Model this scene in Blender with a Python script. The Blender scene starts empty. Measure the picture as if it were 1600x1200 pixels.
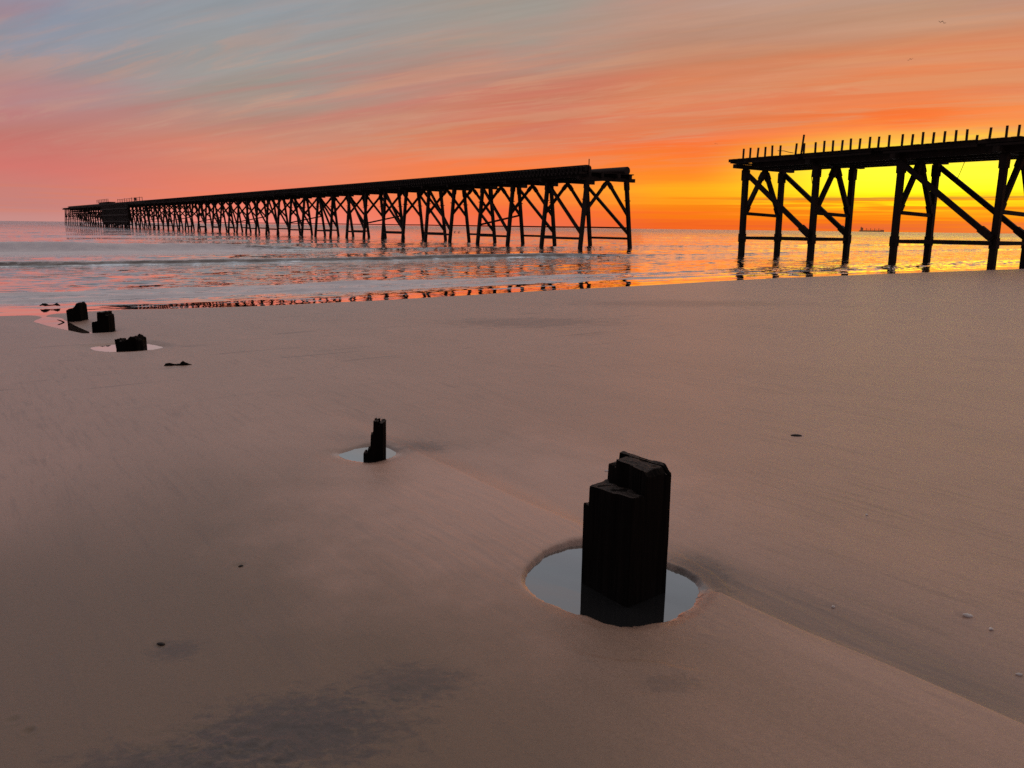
import bpy, math, random
import numpy as np
from mathutils import Vector, Matrix

random.seed(7)
rng = np.random.default_rng(11)
scene = bpy.context.scene
COL = scene.collection

# ------------------------------------------------------------------ frame of the place
AX = np.array([-0.59275735, 0.8053811])      # seaward direction, along the pier
NN = np.array([0.8053811, 0.59275735])       # along the shore
P0 = np.array([6.5732, 78.4142])             # foot of the first surviving trestle (near row)
SLOPE, Q0 = 0.0245, 18.8                     # beach slope, waterline distance
EARTH_R = 6.371e6
SUN_AZ, SUN_EL = 29.0, 2.6                   # degrees; azimuth clockwise from +Y

# ------------------------------------------------------------------ numpy noise
def _hash(ix, iy, seed):
    h = (ix.astype(np.int64) * 374761393 + iy.astype(np.int64) * 668265263 + seed * 974711) & 0xFFFFFFFF
    h = ((h ^ (h >> 13)) * 1274126177) & 0xFFFFFFFF
    h = h ^ (h >> 16)
    return (h & 0xFFFF).astype(np.float64) / 32767.5 - 1.0

def vnoise(x, y, seed=0):
    x = np.asarray(x, float); y = np.asarray(y, float)
    x, y = np.broadcast_arrays(x, y)
    ix = np.floor(x); iy = np.floor(y); fx = x - ix; fy = y - iy
    ux = fx * fx * fx * (fx * (fx * 6 - 15) + 10); uy = fy * fy * fy * (fy * (fy * 6 - 15) + 10)
    a = _hash(ix, iy, seed); b = _hash(ix + 1, iy, seed)
    c = _hash(ix, iy + 1, seed); d = _hash(ix + 1, iy + 1, seed)
    return (a * (1 - ux) + b * ux) * (1 - uy) + (c * (1 - ux) + d * ux) * uy

def fbm(x, y, seed=0, oct=4, gain=0.5):
    s = 0; a = 1.0; n = 0
    for k in range(oct):
        s = s + a * vnoise(x * 2 ** k + 13.7 * k, y * 2 ** k - 7.1 * k, seed + k); n += a; a *= gain
    return s / n

def sstep(e0, e1, x):
    t = np.clip((x - e0) / (e1 - e0), 0, 1)
    return t * t * (3 - 2 * t)

# ------------------------------------------------------------------ object helpers
def tag(o, label=None, cat=None, group=None, kind=None):
    if label: o['label'] = label
    if cat: o['category'] = cat
    if group: o['group'] = group
    if kind: o['kind'] = kind
    return o

def empty(name, loc=(0, 0, 0)):
    o = bpy.data.objects.new(name, None); COL.objects.link(o); o.location = loc
    o.empty_display_size = 0.2
    return o

def link_mesh(name, verts, faces, mat, parent=None, smooth=False):
    me = bpy.data.meshes.new(name)
    me.from_pydata([tuple(v) for v in verts], [], faces)
    me.update()
    if smooth:
        me.polygons.foreach_set('use_smooth', np.ones(len(me.polygons), bool))
    o = bpy.data.objects.new(name, me); COL.objects.link(o)
    if mat: me.materials.append(mat)
    if parent is not None:
        o.parent = parent
    return o

def big_grid(name, V, quads, mat, attrs=None):
    """mesh from numpy arrays: V (n,3), quads (m,4)"""
    me = bpy.data.meshes.new(name)
    me.vertices.add(len(V)); me.vertices.foreach_set('co', V.astype(np.float32).ravel())
    m = len(quads)
    me.loops.add(m * 4); me.loops.foreach_set('vertex_index', quads.astype(np.int32).ravel())
    me.polygons.add(m)
    me.polygons.foreach_set('loop_start', np.arange(0, m * 4, 4, dtype=np.int32))
    me.polygons.foreach_set('loop_total', np.full(m, 4, dtype=np.int32))
    me.polygons.foreach_set('use_smooth', np.ones(m, bool))
    for k, a in (attrs or {}).items():
        at = me.attributes.new(k, 'FLOAT', 'POINT'); at.data.foreach_set('value', a.astype(np.float32))
    me.update(calc_edges=True)
    me.materials.append(mat)
    o = bpy.data.objects.new(name, me); COL.objects.link(o)
    return o

class MB:
    """collects boxes and tubes, builds them as one mesh"""
    def __init__(s): s.v = []; s.f = []
    def bar(s, p, q, w, h, up=(0, 0, 1)):
        p = Vector(p); q = Vector(q); d = (q - p).normalized()
        up = Vector(up)
        if abs(d.dot(up)) > 0.98: up = Vector((NN[0], NN[1], 0))
        a = d.cross(up).normalized(); b = a.cross(d).normalized()
        n = len(s.v)
        for c in (p, q):
            for i, j in ((-1, -1), (1, -1), (1, 1), (-1, 1)):
                s.v.append(c + a * (w / 2 * i) + b * (h / 2 * j))
        s.f += [(n, n + 3, n + 2, n + 1), (n + 4, n + 5, n + 6, n + 7)]
        for k in range(4):
            s.f.append((n + k, n + (k + 1) % 4, n + 4 + (k + 1) % 4, n + 4 + k))
        return s
    def post(s, p, q, w, h):          # vertical-ish timber, faces squared to the pier
        return s.bar(p, q, w, h, up=(AX[0], AX[1], 0))
    def tube(s, pts, rad, n=10, cap=True):
        pts = [Vector(p) for p in pts]
        if not hasattr(rad, '__len__'): rad = [rad] * len(pts)
        base = len(s.v)
        for i, p in enumerate(pts):
            d = (pts[min(i + 1, len(pts) - 1)] - pts[max(i - 1, 0)]).normalized()
            up = Vector((0, 0, 1)) if abs(d.z) < 0.9 else Vector((1, 0, 0))
            a = d.cross(up).normalized(); b = a.cross(d)
            for k in range(n):
                t = 2 * math.pi * k / n
                r = rad[i]
                s.v.append(p + a * (math.cos(t) * r) + b * (math.sin(t) * r))
        for i in range(len(pts) - 1):
            for k in range(n):
                k2 = (k + 1) % n
                s.f.append((base + i * n + k, base + i * n + k2, base + (i + 1) * n + k2, base + (i + 1) * n + k))
        if cap:
            s.f.append(tuple(base + k for k in range(n))[::-1])
            s.f.append(tuple(base + (len(pts) - 1) * n + k for k in range(n)))
        return s
    def prism(s, poly, z0, z1):
        n = len(s.v); m = len(poly)
        for z in (z0, z1):
            for x, y in poly: s.v.append(Vector((x, y, z)))
        s.f += [tuple(range(n + m - 1, n - 1, -1)), tuple(range(n + m, n + 2 * m))]
        for k in range(m):
            s.f.append((n + k, n + (k + 1) % m, n + m + (k + 1) % m, n + m + k))
        return s
    def build(s, name, mat, parent=None, smooth=False):
        return link_mesh(name, s.v, s.f, mat, parent, smooth)

# ------------------------------------------------------------------ material helpers
def lin(c):
    return tuple((x / 255 / 12.92) if x / 255 <= 0.04045 else ((x / 255 + 0.055) / 1.055) ** 2.4 for x in c)

class NT:
    def __init__(s, tree): s.t = tree
    def n(s, typ, ins=None, **props):
        nd = s.t.nodes.new(typ)
        for k, v in props.items(): setattr(nd, k, v)
        for k, v in (ins or {}).items():
            if isinstance(v, bpy.types.NodeSocket): s.t.links.new(v, nd.inputs[k])
            else: nd.inputs[k].default_value = v
        return nd
    def m(s, op, a, b=None, c=None, clamp=False):
        nd = s.t.nodes.new('ShaderNodeMath'); nd.operation = op; nd.use_clamp = clamp
        for i, v in enumerate((a, b, c)):
            if v is None: continue
            if isinstance(v, bpy.types.NodeSocket): s.t.links.new(v, nd.inputs[i])
            else: nd.inputs[i].default_value = v
        return nd.outputs[0]
    def mapr(s, v, a, b, c, d, smooth=False):
        nd = s.n('ShaderNodeMapRange', {'Value': v, 'From Min': a, 'From Max': b, 'To Min': c, 'To Max': d})
        if smooth: nd.interpolation_type = 'SMOOTHSTEP'
        return nd.outputs[0]
    def mix(s, f, a, b, typ='MIX'):
        nd = s.t.nodes.new('ShaderNodeMix'); nd.data_type = 'RGBA'; nd.blend_type = typ
        for i, v in ((0, f), (6, a), (7, b)):
            if isinstance(v, bpy.types.NodeSocket): s.t.links.new(v, nd.inputs[i])
            else: nd.inputs[i].default_value = v if i == 0 else (tuple(v) + (1,))[:4]
        return nd.outputs[2]
    def xyz(s, x, y, z):
        return s.n('ShaderNodeCombineXYZ', {'X': x, 'Y': y, 'Z': z}).outputs[0]
    def noise(s, vec, scale, detail=4, rough=0.5, dist=0.0):
        return s.n('ShaderNodeTexNoise', {'Vector': vec, 'Scale': scale, 'Detail': detail, 'Roughness': rough, 'Distortion': dist}).outputs['Fac']

def new_mat(name):
    m = bpy.data.materials.new(name); m.use_nodes = True
    m.node_tree.nodes.clear()
    T = NT(m.node_tree)
    out = T.n('ShaderNodeOutputMaterial')
    return m, T, out

def shore_pq(T):
    """position split along the shore (p) and seaward (q)"""
    pos = T.n('ShaderNodeNewGeometry').outputs['Position']
    p = T.n('ShaderNodeVectorMath', {0: pos, 1: (NN[0], NN[1], 0)}, operation='DOT_PRODUCT').outputs['Value']
    q = T.n('ShaderNodeVectorMath', {0: pos, 1: (AX[0], AX[1], 0)}, operation='DOT_PRODUCT').outputs['Value']
    return pos, p, q

def wood_mat(name, c0, c1, rough=0.6, gs=18.0, bump=0.4, spec=0.3):
    m, T, out = new_mat(name)
    pos = T.n('ShaderNodeNewGeometry').outputs['Position']
    mp = T.n('ShaderNodeMapping', {'Vector': pos, 'Scale': (1, 1, 0.07)}).outputs[0]
    g = T.noise(mp, gs, 6, 0.6, 0.3)
    g2 = T.noise(pos, gs * 0.25, 4)
    f = T.m('MULTIPLY', T.mapr(g, 0.3, 0.75, 0, 1), T.mapr(g2, 0.3, 0.7, 0.3, 1))
    col = T.mix(f, c0, c1)
    bp = T.n('ShaderNodeBump', {'Height': g, 'Strength': bump, 'Distance': 0.02}).outputs[0]
    b = T.n('ShaderNodeBsdfPrincipled', {'Base Color': col, 'Roughness': rough, 'Normal': bp, 'Specular IOR Level': spec})
    T.t.links.new(b.outputs[0], out.inputs[0])
    return m

def plain_mat(name, c, rough=0.6, spec=0.3, var=0.3, scale=8):
    m, T, out = new_mat(name)
    pos = T.n('ShaderNodeNewGeometry').outputs['Position']
    f = T.noise(pos, scale, 4)
    col = T.mix(T.mapr(f, 0.3, 0.7, 0, 1), tuple(x * (1 - var) for x in c), tuple(x * (1 + var) for x in c))
    b = T.n('ShaderNodeBsdfPrincipled', {'Base Color': col, 'Roughness': rough, 'Specular IOR Level': spec})
    T.t.links.new(b.outputs[0], out.inputs[0])
    return m

M_PIER = wood_mat('tarred_timber', (0.010, 0.006, 0.005), (0.035, 0.020, 0.014), 0.75, 6.0, 0.3, 0.2)
M_IRON = plain_mat('rusty_iron', (0.028, 0.014, 0.010), 0.7, 0.25)
M_STUMP = wood_mat('soaked_wood', (0.0025, 0.002, 0.0018), (0.009, 0.006, 0.005), 0.8, 30.0, 0.35, 0.07)
M_SKY_SHEEN = wood_mat('sky_sheen_top', (0.012, 0.009, 0.008), (0.085, 0.060, 0.052), 0.6, 45.0, 0.6, 0.2)  # paler tone paints in sky reflection on upward faces
M_WEED = plain_mat('dark_weed', (0.010, 0.009, 0.008), 0.7, 0.2, 0.4, 40)
M_BIRD = plain_mat('bird_feathers', (0.03, 0.025, 0.025), 0.8, 0.1)
M_HULL = plain_mat('hazed_ship', (0.85, 0.36, 0.15), 0.7, 0.2, 0.1, 0.02)  # sunrise haze blended into the ship's colour
M_SHELL = plain_mat('pale_shell', (0.75, 0.70, 0.66), 0.35, 0.5, 0.2, 60)
M_STONE = plain_mat('dark_stone', (0.03, 0.026, 0.024), 0.5, 0.4, 0.3, 60)

# ------------------------------------------------------------------ sand relief
MAIN_POOL = np.array([(.070, 3.36), (.088, 3.46), (.138, 3.572), (.235, 3.70), (.30, 3.752), (.38, 3.788), (.50, 3.78), (.66, 3.66), (.776, 3.512), (.845, 3.42), (.885, 3.30),
                      (.872, 3.235), (.80, 3.12), (.72, 3.03), (.661, 2.986), (.57, 2.945), (.48, 2.935), (.39, 2.975), (.316, 3.03), (.22, 3.10), (.135, 3.18), (.085, 3.27)])
STAKE_POOL = np.array([(-1.32, 5.51), (-1.23, 5.66), (-1.10, 5.80), (-.98, 5.77), (-.86, 5.63), (-.835, 5.56), (-.92, 5.42), (-1.02, 5.335), (-1.10, 5.33), (-1.20, 5.40)])
STUMP_POOL = np.array([(-6.36, 11.52), (-6.28, 11.80), (-6.06, 12.02), (-5.75, 11.98), (-5.42, 11.72), (-5.36, 11.62), (-5.45, 11.32), (-5.66, 11.16), (-5.95, 11.16), (-6.22, 11.32)])
MAIN_Z, STAKE_Z, STUMP_Z = 0.370, 0.314, 0.124

def smooth_poly(P, it=2):
    for _ in range(it):
        Q = np.roll(P, -1, axis=0)
        P = np.stack([0.75 * P + 0.25 * Q, 0.25 * P + 0.75 * Q], 1).reshape(-1, 2)
    return P

def sdf(P, x, y):
    """signed distance to polygon, negative inside"""
    d = np.full(x.shape, 1e9); ins = np.zeros(x.shape, bool)
    n = len(P)
    for i in range(n):
        ax, ay = P[i]; bx, by = P[(i + 1) % n]
        ex, ey = bx - ax, by - ay
        t = np.clip(((x - ax) * ex + (y - ay) * ey) / (ex * ex + ey * ey), 0, 1)
        d = np.minimum(d, np.hypot(x - ax - t * ex, y - ay - t * ey))
        c = ((ay > y) != (by > y)) & (x < (bx - ax) * (y - ay) / (by - ay + 1e-12) + ax)
        ins ^= c
    return np.where(ins, -d, d)

POOLS = [(smooth_poly(MAIN_POOL), MAIN_Z, 0.085, 0.021), (smooth_poly(STAKE_POOL), STAKE_Z, 0.16, 0.010), (smooth_poly(STUMP_POOL), STUMP_Z, 0.35, 0.010)]
ROWP = 2.34                                   # the old row of piles runs along p = 2.34

EDGE_P = [-6, 0.9, 1.6, 3.25, 6.0, 9.5, 14.2, 19.9, 28.4, 37, 49.4, 70]
EDGE_Q = [19.3, 19.6, 19.5, 19.7, 18.9, 18.8, 19.2, 19.4, 19.8, 19.3, 18.4, 18.2]
def sand_height(x, y):
    p = x * NN[0] + y * NN[1]; q = x * AX[0] + y * AX[1]
    r = np.hypot(x, y)
    qq = np.where(q < -12, -12 + (q + 12) * 0.35, q)
    z = SLOPE * (Q0 - qq)
    z = np.where(q > 40, SLOPE * (Q0 - 40) - (q - 40) * 0.012, z)
    z = np.maximum(z, -4.0)
    z = np.minimum(z, 6.0)
    # broad undulation, waterline meander
    z += 0.012 * fbm(p / 2.2, q / 4.5, 3, 4) * sstep(0.5, 4, r)
    z += 0.004 * fbm(p / 9.0, q / 7.0, 5, 2) * sstep(6, 14, r)
    qe = np.interp(p, EDGE_P, EDGE_Q)
    z += SLOPE * (qe - Q0) * sstep(7, 15, q)
    z -= 0.0125 * np.clip(q - qe, 0, 3.5)          # the swash face is a little steeper
    # scour channel along the old pile row: steep near edge, slow rise beyond
    pe = 2.64 + 0.025 * vnoise(q / 0.9, q * 0 + 3, 21)
    fade = np.exp(-((q - 2.2) / 2.4) ** 2) + 0.55 * np.exp(-((q - 5.0) / 1.3) ** 2) + 0.25 * np.exp(-((q - 12.6) / 2) ** 2)
    ew = 0.05 + 0.20 * sstep(2.4, 3.6, q) + 0.05 * sstep(1.1, 0.2, q)
    g = np.where(p < pe + ew, sstep(pe, pe + ew, p), 1 - sstep(pe + ew, pe + ew + 0.85, p))
    z -= 0.034 * g * np.clip(fade, 0, 1.1)
    z += 0.013 * np.where(p < pe, np.exp(-((p - pe) / 0.30) ** 2), np.exp(-((p - pe) / 0.05) ** 2)) * np.clip(fade, 0, 1)
    # backwash rills, fine and stretched seaward
    ril = fbm(p / 0.042 + 0.9 * vnoise(q / 0.45, p / 0.3, 31), q / 0.55, 33, 3, 0.6)
    patch = sstep(-0.1, 0.6, fbm(p / 1.3, q / 1.6, 37, 2))
    nearrow = np.exp(-((p - 2.05) / 0.55) ** 2) * np.exp(-((q - 3.45) / 0.9) ** 2) + 0.6 * np.exp(-((p - 2.75) / 0.25) ** 2) * np.exp(-((q - 1.6) / 0.8) ** 2)
    z += (0.0018 * patch + 0.0075 * nearrow) * ril * sstep(15, 6, r)
    # rough, trampled-looking patches close by
    for (cx, cy, sx, sy, a) in ((-0.66, 2.18, .34, .20, .006), (-0.95, 2.02, .30, .16, .006), (0.52, 2.46, .20, .10, .004), (-0.34, 2.44, .20, .12, .004), (0.80, 2.80, .10, .14, .004), (-0.78, 5.62, .10, .14, .010)):
        e = np.exp(-(((x - cx) / sx) ** 2 + ((y - cy) / sy) ** 2))
        z += a * e * fbm(x / 0.05, y / 0.035, 41, 4, 0.6)
    # small crack-like scarp below the post
    yc = 2.676 - 0.30 * (x - 0.257) + 0.02 * vnoise(x / 0.07, x * 0, 43)
    z += 0.007 * sstep(0.010, -0.012, y - yc) * sstep(0.22, 0.34, x) * sstep(0.76, 0.62, x) * np.exp(-np.abs(y - yc) / 0.16)
    # pits
    for cx, cy, a, s in ((-1.629, 2.256, .005, .016), (-1.541, 2.198, .007, .015), (-1.36, 2.735, .004, .025), (-1.31, 3.475, .006, .025), (1.90, 2.97, .006, .02), (2.29, 6.0, .004, .04), (1.40, 3.09, .004, .02), (0.65, 5.03, .004, .02)):
        d2 = (x - cx) ** 2 + (y - cy) ** 2
        z -= a * np.exp(-d2 / s ** 2)
        z += a * 0.35 * np.exp(-((np.sqrt(d2) - s * 1.7) / (s * 0.6)) ** 2)
    # channel from the sea to the two seaward stumps
    pc = 2.12 + 0.0 * q
    wd = np.where(q < 15.9, 0.25, 0.25 + (q - 15.9) * 0.22)
    cut = np.exp(-((p - pc + 0.18 * (q - 15.2).clip(0, 3)) / wd) ** 2) * sstep(14.75, 15.35, q) * sstep(21, 18, q)
    z -= cut * (SLOPE * (Q0 - q) + 0.03).clip(0.0, 0.2) * 1.05
    # pools
    for P, zw, bank, lip in POOLS:
        cx, cy = P.mean(0)
        near = (np.abs(x - cx) < 1.6) & (np.abs(y - cy) < 1.6)
        if not near.any(): continue
        xs, ys = x[near], y[near]
        s = sdf(P, xs, ys) + 0.014 * (bank / 0.085) * vnoise(xs / (bank * 1.0), ys / (bank * 1.0), 51) + 0.006 * fbm(xs / (bank * 0.28), ys / (bank * 0.28), 53, 2)
        zz = z[near]
        fs = sstep(-0.35, 0.45, (ys - cy) / (P[:, 1].max() - cy))        # the seaward bank is cut steeper
        inside = zw - 0.05 * np.clip(-s / 0.12, 0, 1) - 0.004
        t = sstep(bank * 0.30 * (1 - fs), bank * (1.3 - 0.75 * fs), s)
        rim = zw + lip * sstep(-0.004, bank * (0.50 - 0.36 * fs), s)
        out_ = rim * (1 - t) + np.maximum(zz, zw + lip * 0.8 - 0.6 * np.clip(s - bank * 1.5, 0, 9)) * t
        z[near] = np.where(s < 0, inside, out_)
    return z

# ------------------------------------------------------------------ sand material
def sand_mat():
    m, T, out = new_mat('wet_sand')
    pos, p, q = shore_pq(T)
    vq = T.xyz(p, T.m('MULTIPLY', q, 0.28), 0.0)
    vq2 = T.xyz(p, T.m('MULTIPLY', q, 0.09), 0.0)
    n1 = T.noise(vq, 0.9, 5, 0.55, 0.3)
    n2 = T.noise(pos, 3.0, 6, 0.6)
    grain = T.noise(pos, 190.0, 4, 0.75)
    grain2 = T.noise(pos, 55.0, 4, 0.65)
    rill = T.noise(vq2, 26.0, 4, 0.6, 0.4)
    c = T.mix(T.mapr(n1, 0.30, 0.70, 0, 1), (0.510, 0.318, 0.240), (0.610, 0.376, 0.286))
    c = T.mix(T.mapr(n2, 0.35, 0.75, 0, 0.35), c, (0.42, 0.275, 0.215))
    # dark heavy-mineral stains with a shape of their own
    def blob(cx, cy, sx, sy, lo, hi, sc):
        d = T.n('ShaderNodeVectorMath', {0: pos, 1: (cx, cy, 0)}, operation='SUBTRACT').outputs[0]
        d = T.n('ShaderNodeVectorMath', {0: d, 1: (1 / sx, 1 / sy, 0)}, operation='MULTIPLY').outputs[0]
        l = T.n('ShaderNodeVectorMath', {0: d}, operation='LENGTH').outputs['Value']
        nz = T.noise(T.n('ShaderNodeVectorMath', {0: pos, 1: (1.0, 1.5, 1)}, operation='MULTIPLY').outputs[0], sc, 7, 0.68, 0.5)
        e = T.m('ADD', T.m('MULTIPLY', T.m('SUBTRACT', 1.0, l), 0.42), nz)
        return T.mapr(e, lo, hi, 0, 1, True)
    stains = [(-0.66, 2.20, .42, .26, .50, .86, 9, .62), (-1.0, 1.98, .40, .20, .5, .85, 9, .55), (-0.35, 2.47, .30, .18, .55, .9, 9, .45), (-1.28, 2.70, .12, .10, .5, .9, 14, .45),
              (0.58, 2.46, .15, .08, .56, .85, 18, .22), (-0.68, 5.74, .28, .26, .52, .9, 9, .38), (0.92, 3.42, .16, .26, .5, .85, 10, .45),
              (0.3, 15.0, 2.0, 1.1, .52, .8, 1.6, .38), (4.2, 19.5, 3.6, 1.3, .55, .8, 1.2, .33), (-9.5, 10.6, 1.4, .5, .52, .8, 2.5, .4)]
    # dimmer light over the lower left painted into the sand, with darker sediment
    dl = T.n('ShaderNodeVectorMath', {0: pos, 1: (-1.7, 1.6, 0)}, operation='SUBTRACT').outputs[0]
    dl = T.n('ShaderNodeVectorMath', {0: dl, 1: (0.36, 0.30, 0)}, operation='MULTIPLY').outputs[0]
    dl = T.n('ShaderNodeVectorMath', {0: dl}, operation='LENGTH').outputs['Value']
    dl = T.mapr(T.m('ADD', dl, T.m('MULTIPLY', T.m('SUBTRACT', n1, 0.5), 0.5)), 0.45, 1.30, 0.88, 0.0, True)
    c = T.mix(dl, c, (0.165, 0.105, 0.056))
    c = T.mix(T.mapr(grain2, 0.38, 0.70, 0, 0.35), c, T.mix(0.6, c, (0.12, 0.08, 0.06)))
    c = T.mix(T.mapr(grain, 0.36, 0.66, 0, 0.6), c, T.mix(0.55, c, (0.10, 0.07, 0.05)))
    rill_shade = T.noise(vq2, 17.0, 6, 0.68, 0.5)  # shaded relief of the rills painted as dark streaks
    rsf = T.noise(T.xyz(T.m('MULTIPLY', p, 0.5), T.m('MULTIPLY', q, 0.25), 7.0), 1.3, 4)
    c = T.mix(T.m('MULTIPLY', T.mapr(rill_shade, 0.50, 0.70, 0, 1), T.m('ADD', T.mapr(rsf, 0.40, 0.62, 0.12, 0.46), T.m('MULTIPLY', T.n('ShaderNodeAttribute', attribute_name='rill').outputs['Fac'], 0.35))), c, (0.13, 0.09, 0.075))
    lp = T.n('ShaderNodeVectorMath', {0: pos, 1: (0.0, 4.4, 0)}, operation='SUBTRACT').outputs[0]  # pale patch paints in the light on sand tilted toward the glow
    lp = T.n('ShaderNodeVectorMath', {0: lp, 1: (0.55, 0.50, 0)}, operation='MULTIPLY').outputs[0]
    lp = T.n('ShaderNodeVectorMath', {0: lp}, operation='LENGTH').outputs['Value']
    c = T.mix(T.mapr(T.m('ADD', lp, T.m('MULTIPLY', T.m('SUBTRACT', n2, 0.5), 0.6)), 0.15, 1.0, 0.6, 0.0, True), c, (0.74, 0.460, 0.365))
    dmp_shade = T.n('ShaderNodeAttribute', attribute_name='damp_shade').outputs['Fac']
    c = T.mix(T.m('MULTIPLY', T.m('MINIMUM', dmp_shade, 1.0), 0.80), c, (0.150, 0.120, 0.104))  # damp sand, plus painted shade in the hollow and on far banks
    crest_lit = T.n('ShaderNodeAttribute', attribute_name='crest').outputs['Fac']
    c = T.mix(T.m('MULTIPLY', crest_lit, 0.32), c, (0.74, 0.47, 0.37))  # glow on the near side of the ridge, painted paler
    for cx, cy, sx, sy, lo, hi, sc, a in stains:
        c = T.mix(T.m('MULTIPLY', blob(cx, cy, sx, sy, lo - 0.04, hi - 0.06, sc * 1.9), min(0.80, a * 1.3)), c, (0.050, 0.040, 0.042))
    # short dark drift lines lying along the shore
    dn = T.noise(T.xyz(T.m('MULTIPLY', p, 0.32), T.m('MULTIPLY', q, 2.6), 4.0), 1.7, 4, 0.6, 0.3)
    dm = T.m('MULTIPLY', T.mapr(dn, 0.61, 0.69, 0, 1, True), T.m('MULTIPLY', T.mapr(q, 7, 10, 0, 1), T.mapr(q, 18.4, 17, 0, 0.55)))
    c = T.mix(dm, c, (0.06, 0.045, 0.045))
    # wet near the waterline
    wetq = T.mapr(T.m('ADD', q, T.m('MULTIPLY', T.m('SUBTRACT', n1, 0.5), 3.0)), 11.0, 19.0, 0, 1, True)
    c = T.mix(T.m('MULTIPLY', wetq, 0.35), c, T.mix(0.5, c, (0.10, 0.075, 0.07)))
    h = T.m('ADD', T.m('MULTIPLY', grain, 0.0016), T.m('ADD', T.m('MULTIPLY', grain2, 0.0026), T.m('MULTIPLY', T.m('MULTIPLY', rill, T.mapr(n1, 0.4, 0.65, 0.1, 1.0)), 0.0034)))
    bp = T.n('ShaderNodeBump', {'Height': h, 'Strength': T.m('SUBTRACT', 0.9, T.m('MULTIPLY', T.n('ShaderNodeAttribute', attribute_name='lip').outputs['Fac'], 0.8)), 'Distance': 1.0}).outputs[0]
    ro = T.m('SUBTRACT', 0.62, T.m('MULTIPLY', wetq, 0.10))
    b = T.n('ShaderNodeBsdfPrincipled', {'Base Color': c, 'Roughness': ro, 'Normal': bp, 'Specular IOR Level': 0.3, 'Coat Weight': 1.0, 'Coat Roughness': T.m('SUBTRACT', 0.44, T.m('MULTIPLY', T.n('ShaderNodeAttribute', attribute_name='lip').outputs['Fac'], 0.37)), 'Coat IOR': T.m('ADD', 1.45, T.m('MULTIPLY', T.n('ShaderNodeAttribute', attribute_name='lip').outputs['Fac'], 1.4)), 'Coat Normal': bp})
    T.t.links.new(b.outputs[0], out.inputs[0])
    return m

def polar_sheet(thetas, radii, closed):
    nt, nr = len(thetas), len(radii)
    th, rr = np.meshgrid(np.radians(thetas), radii)          # rows = radius
    x = (rr * np.sin(th)).ravel(); y = (rr * np.cos(th)).ravel()
    i = np.arange(nr - 1)[:, None]; j = np.arange(nt if closed else nt - 1)[None, :]
    j2 = (j + 1) % nt
    quads = np.stack([i * nt + j, (i + 1) * nt + j, (i + 1) * nt + j2, i * nt + j2], -1).reshape(-1, 4)
    return x, y, quads[:, ::-1]

th = np.concatenate([np.linspace(-46, 46, 860), np.linspace(46, 314, 150)[1:-1]])
rr = [0.02, 0.3, 0.7, 1.1, 1.4]
r = 1.6
while r < 60: rr.append(r); r *= 1.0038
while r < 3000: rr.append(r); r *= 1.06
x, y, quads = polar_sheet(th, np.array(rr), True)
z = sand_height(x, y)
p = x * NN[0] + y * NN[1]; q = x * AX[0] + y * AX[1]
_pe = 2.68 + 0.02 * vnoise(q / 0.9, q * 0 + 3, 21)
damp_shade = np.where(p > _pe, np.exp(-((p - _pe) / 0.42) ** 2), np.exp(-((p - _pe) / 0.012) ** 2)) * (np.exp(-((q - 1.5) / 1.15) ** 2) + 0.45 * np.exp(-((q - 4.2) / 1.0) ** 2))  # moist hollow, darkened further as the slope turned from the glow
damp_shade += 0.5 * np.exp(-(((x + 0.72) / 0.30) ** 2 + ((y - 5.74) / 0.22) ** 2)) + 0.5 * np.exp(-(((x + 1.1) / 0.35) ** 2 + ((y - 5.95) / 0.16) ** 2))
damp_shade += 0.9 * np.exp(-(((x - 0.93) / 0.16) ** 2 + ((y - 3.48) / 0.22) ** 2))
for P, zw, bank, lip in POOLS[:2]:
    nr_ = np.hypot(x - P[:, 0].mean(), y - P[:, 1].mean()) < 1.2
    damp_shade[nr_] = np.maximum(damp_shade[nr_], (0.12 + 0.85 * sstep(-0.1, 0.6, (y[nr_] - P[:, 1].mean()) / (P[:, 1].max() - P[:, 1].mean()))) * np.exp(-(np.clip(sdf(P, x[nr_], y[nr_]), 0, 9) / 0.022) ** 2))  # far pool banks painted dark, as walls in shade
lip_a = np.zeros_like(x)
for P, zw, bank, lp_ in POOLS:
    nr_ = np.hypot(x - P[:, 0].mean(), y - P[:, 1].mean()) < 1.5
    lip_a[nr_] = np.maximum(lip_a[nr_], np.exp(-(np.clip(sdf(P, x[nr_], y[nr_]), 0, 9) / (min(bank, 0.09) * 0.36)) ** 2) * sstep(0.12, -0.25, (y[nr_] - P[:, 1].mean()) / (P[:, 1].max() - P[:, 1].mean())))
yc = 2.676 - 0.30 * (x - 0.257) + 0.02 * vnoise(x / 0.07, x * 0, 43)
damp_shade += 0.7 * np.exp(-((y - yc - 0.004) / 0.007) ** 2) * sstep(0.24, 0.34, x) * sstep(0.74, 0.62, x) * (0.5 + 0.9 * vnoise(x / 0.03, y / 0.03, 145)).clip(0, 1)
crest_glow = np.exp(-((p - (_pe - 0.10)) / 0.20) ** 2) * (np.exp(-((q - 1.3) / 0.9) ** 2) + 0.5 * np.exp(-((q - 3.9) / 0.9) ** 2)) * (p < _pe + 0.02)  # mask for the painted glow along the ridge
crest_glow *= 0.8 + 0.5 * fbm(p / 0.06, q / 0.4, 143, 3)
rill_a = np.exp(-((p - 2.05) / 0.55) ** 2) * np.exp(-((q - 3.45) / 0.9) ** 2) + 0.7 * np.exp(-((p - 2.75) / 0.3) ** 2) * np.exp(-((q - 1.5) / 0.9) ** 2)
damp_shade *= 0.75 + 0.45 * fbm(p / 0.12, q / 0.5, 141, 3)
sand = big_grid('ground', np.stack([x, y, z], 1), quads, sand_mat(), {'damp_shade': damp_shade, 'lip': lip_a, 'crest': crest_glow, 'rill': rill_a})
tag(sand, 'wet brown sand beach sloping down to the sea', None, None, 'structure')

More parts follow.
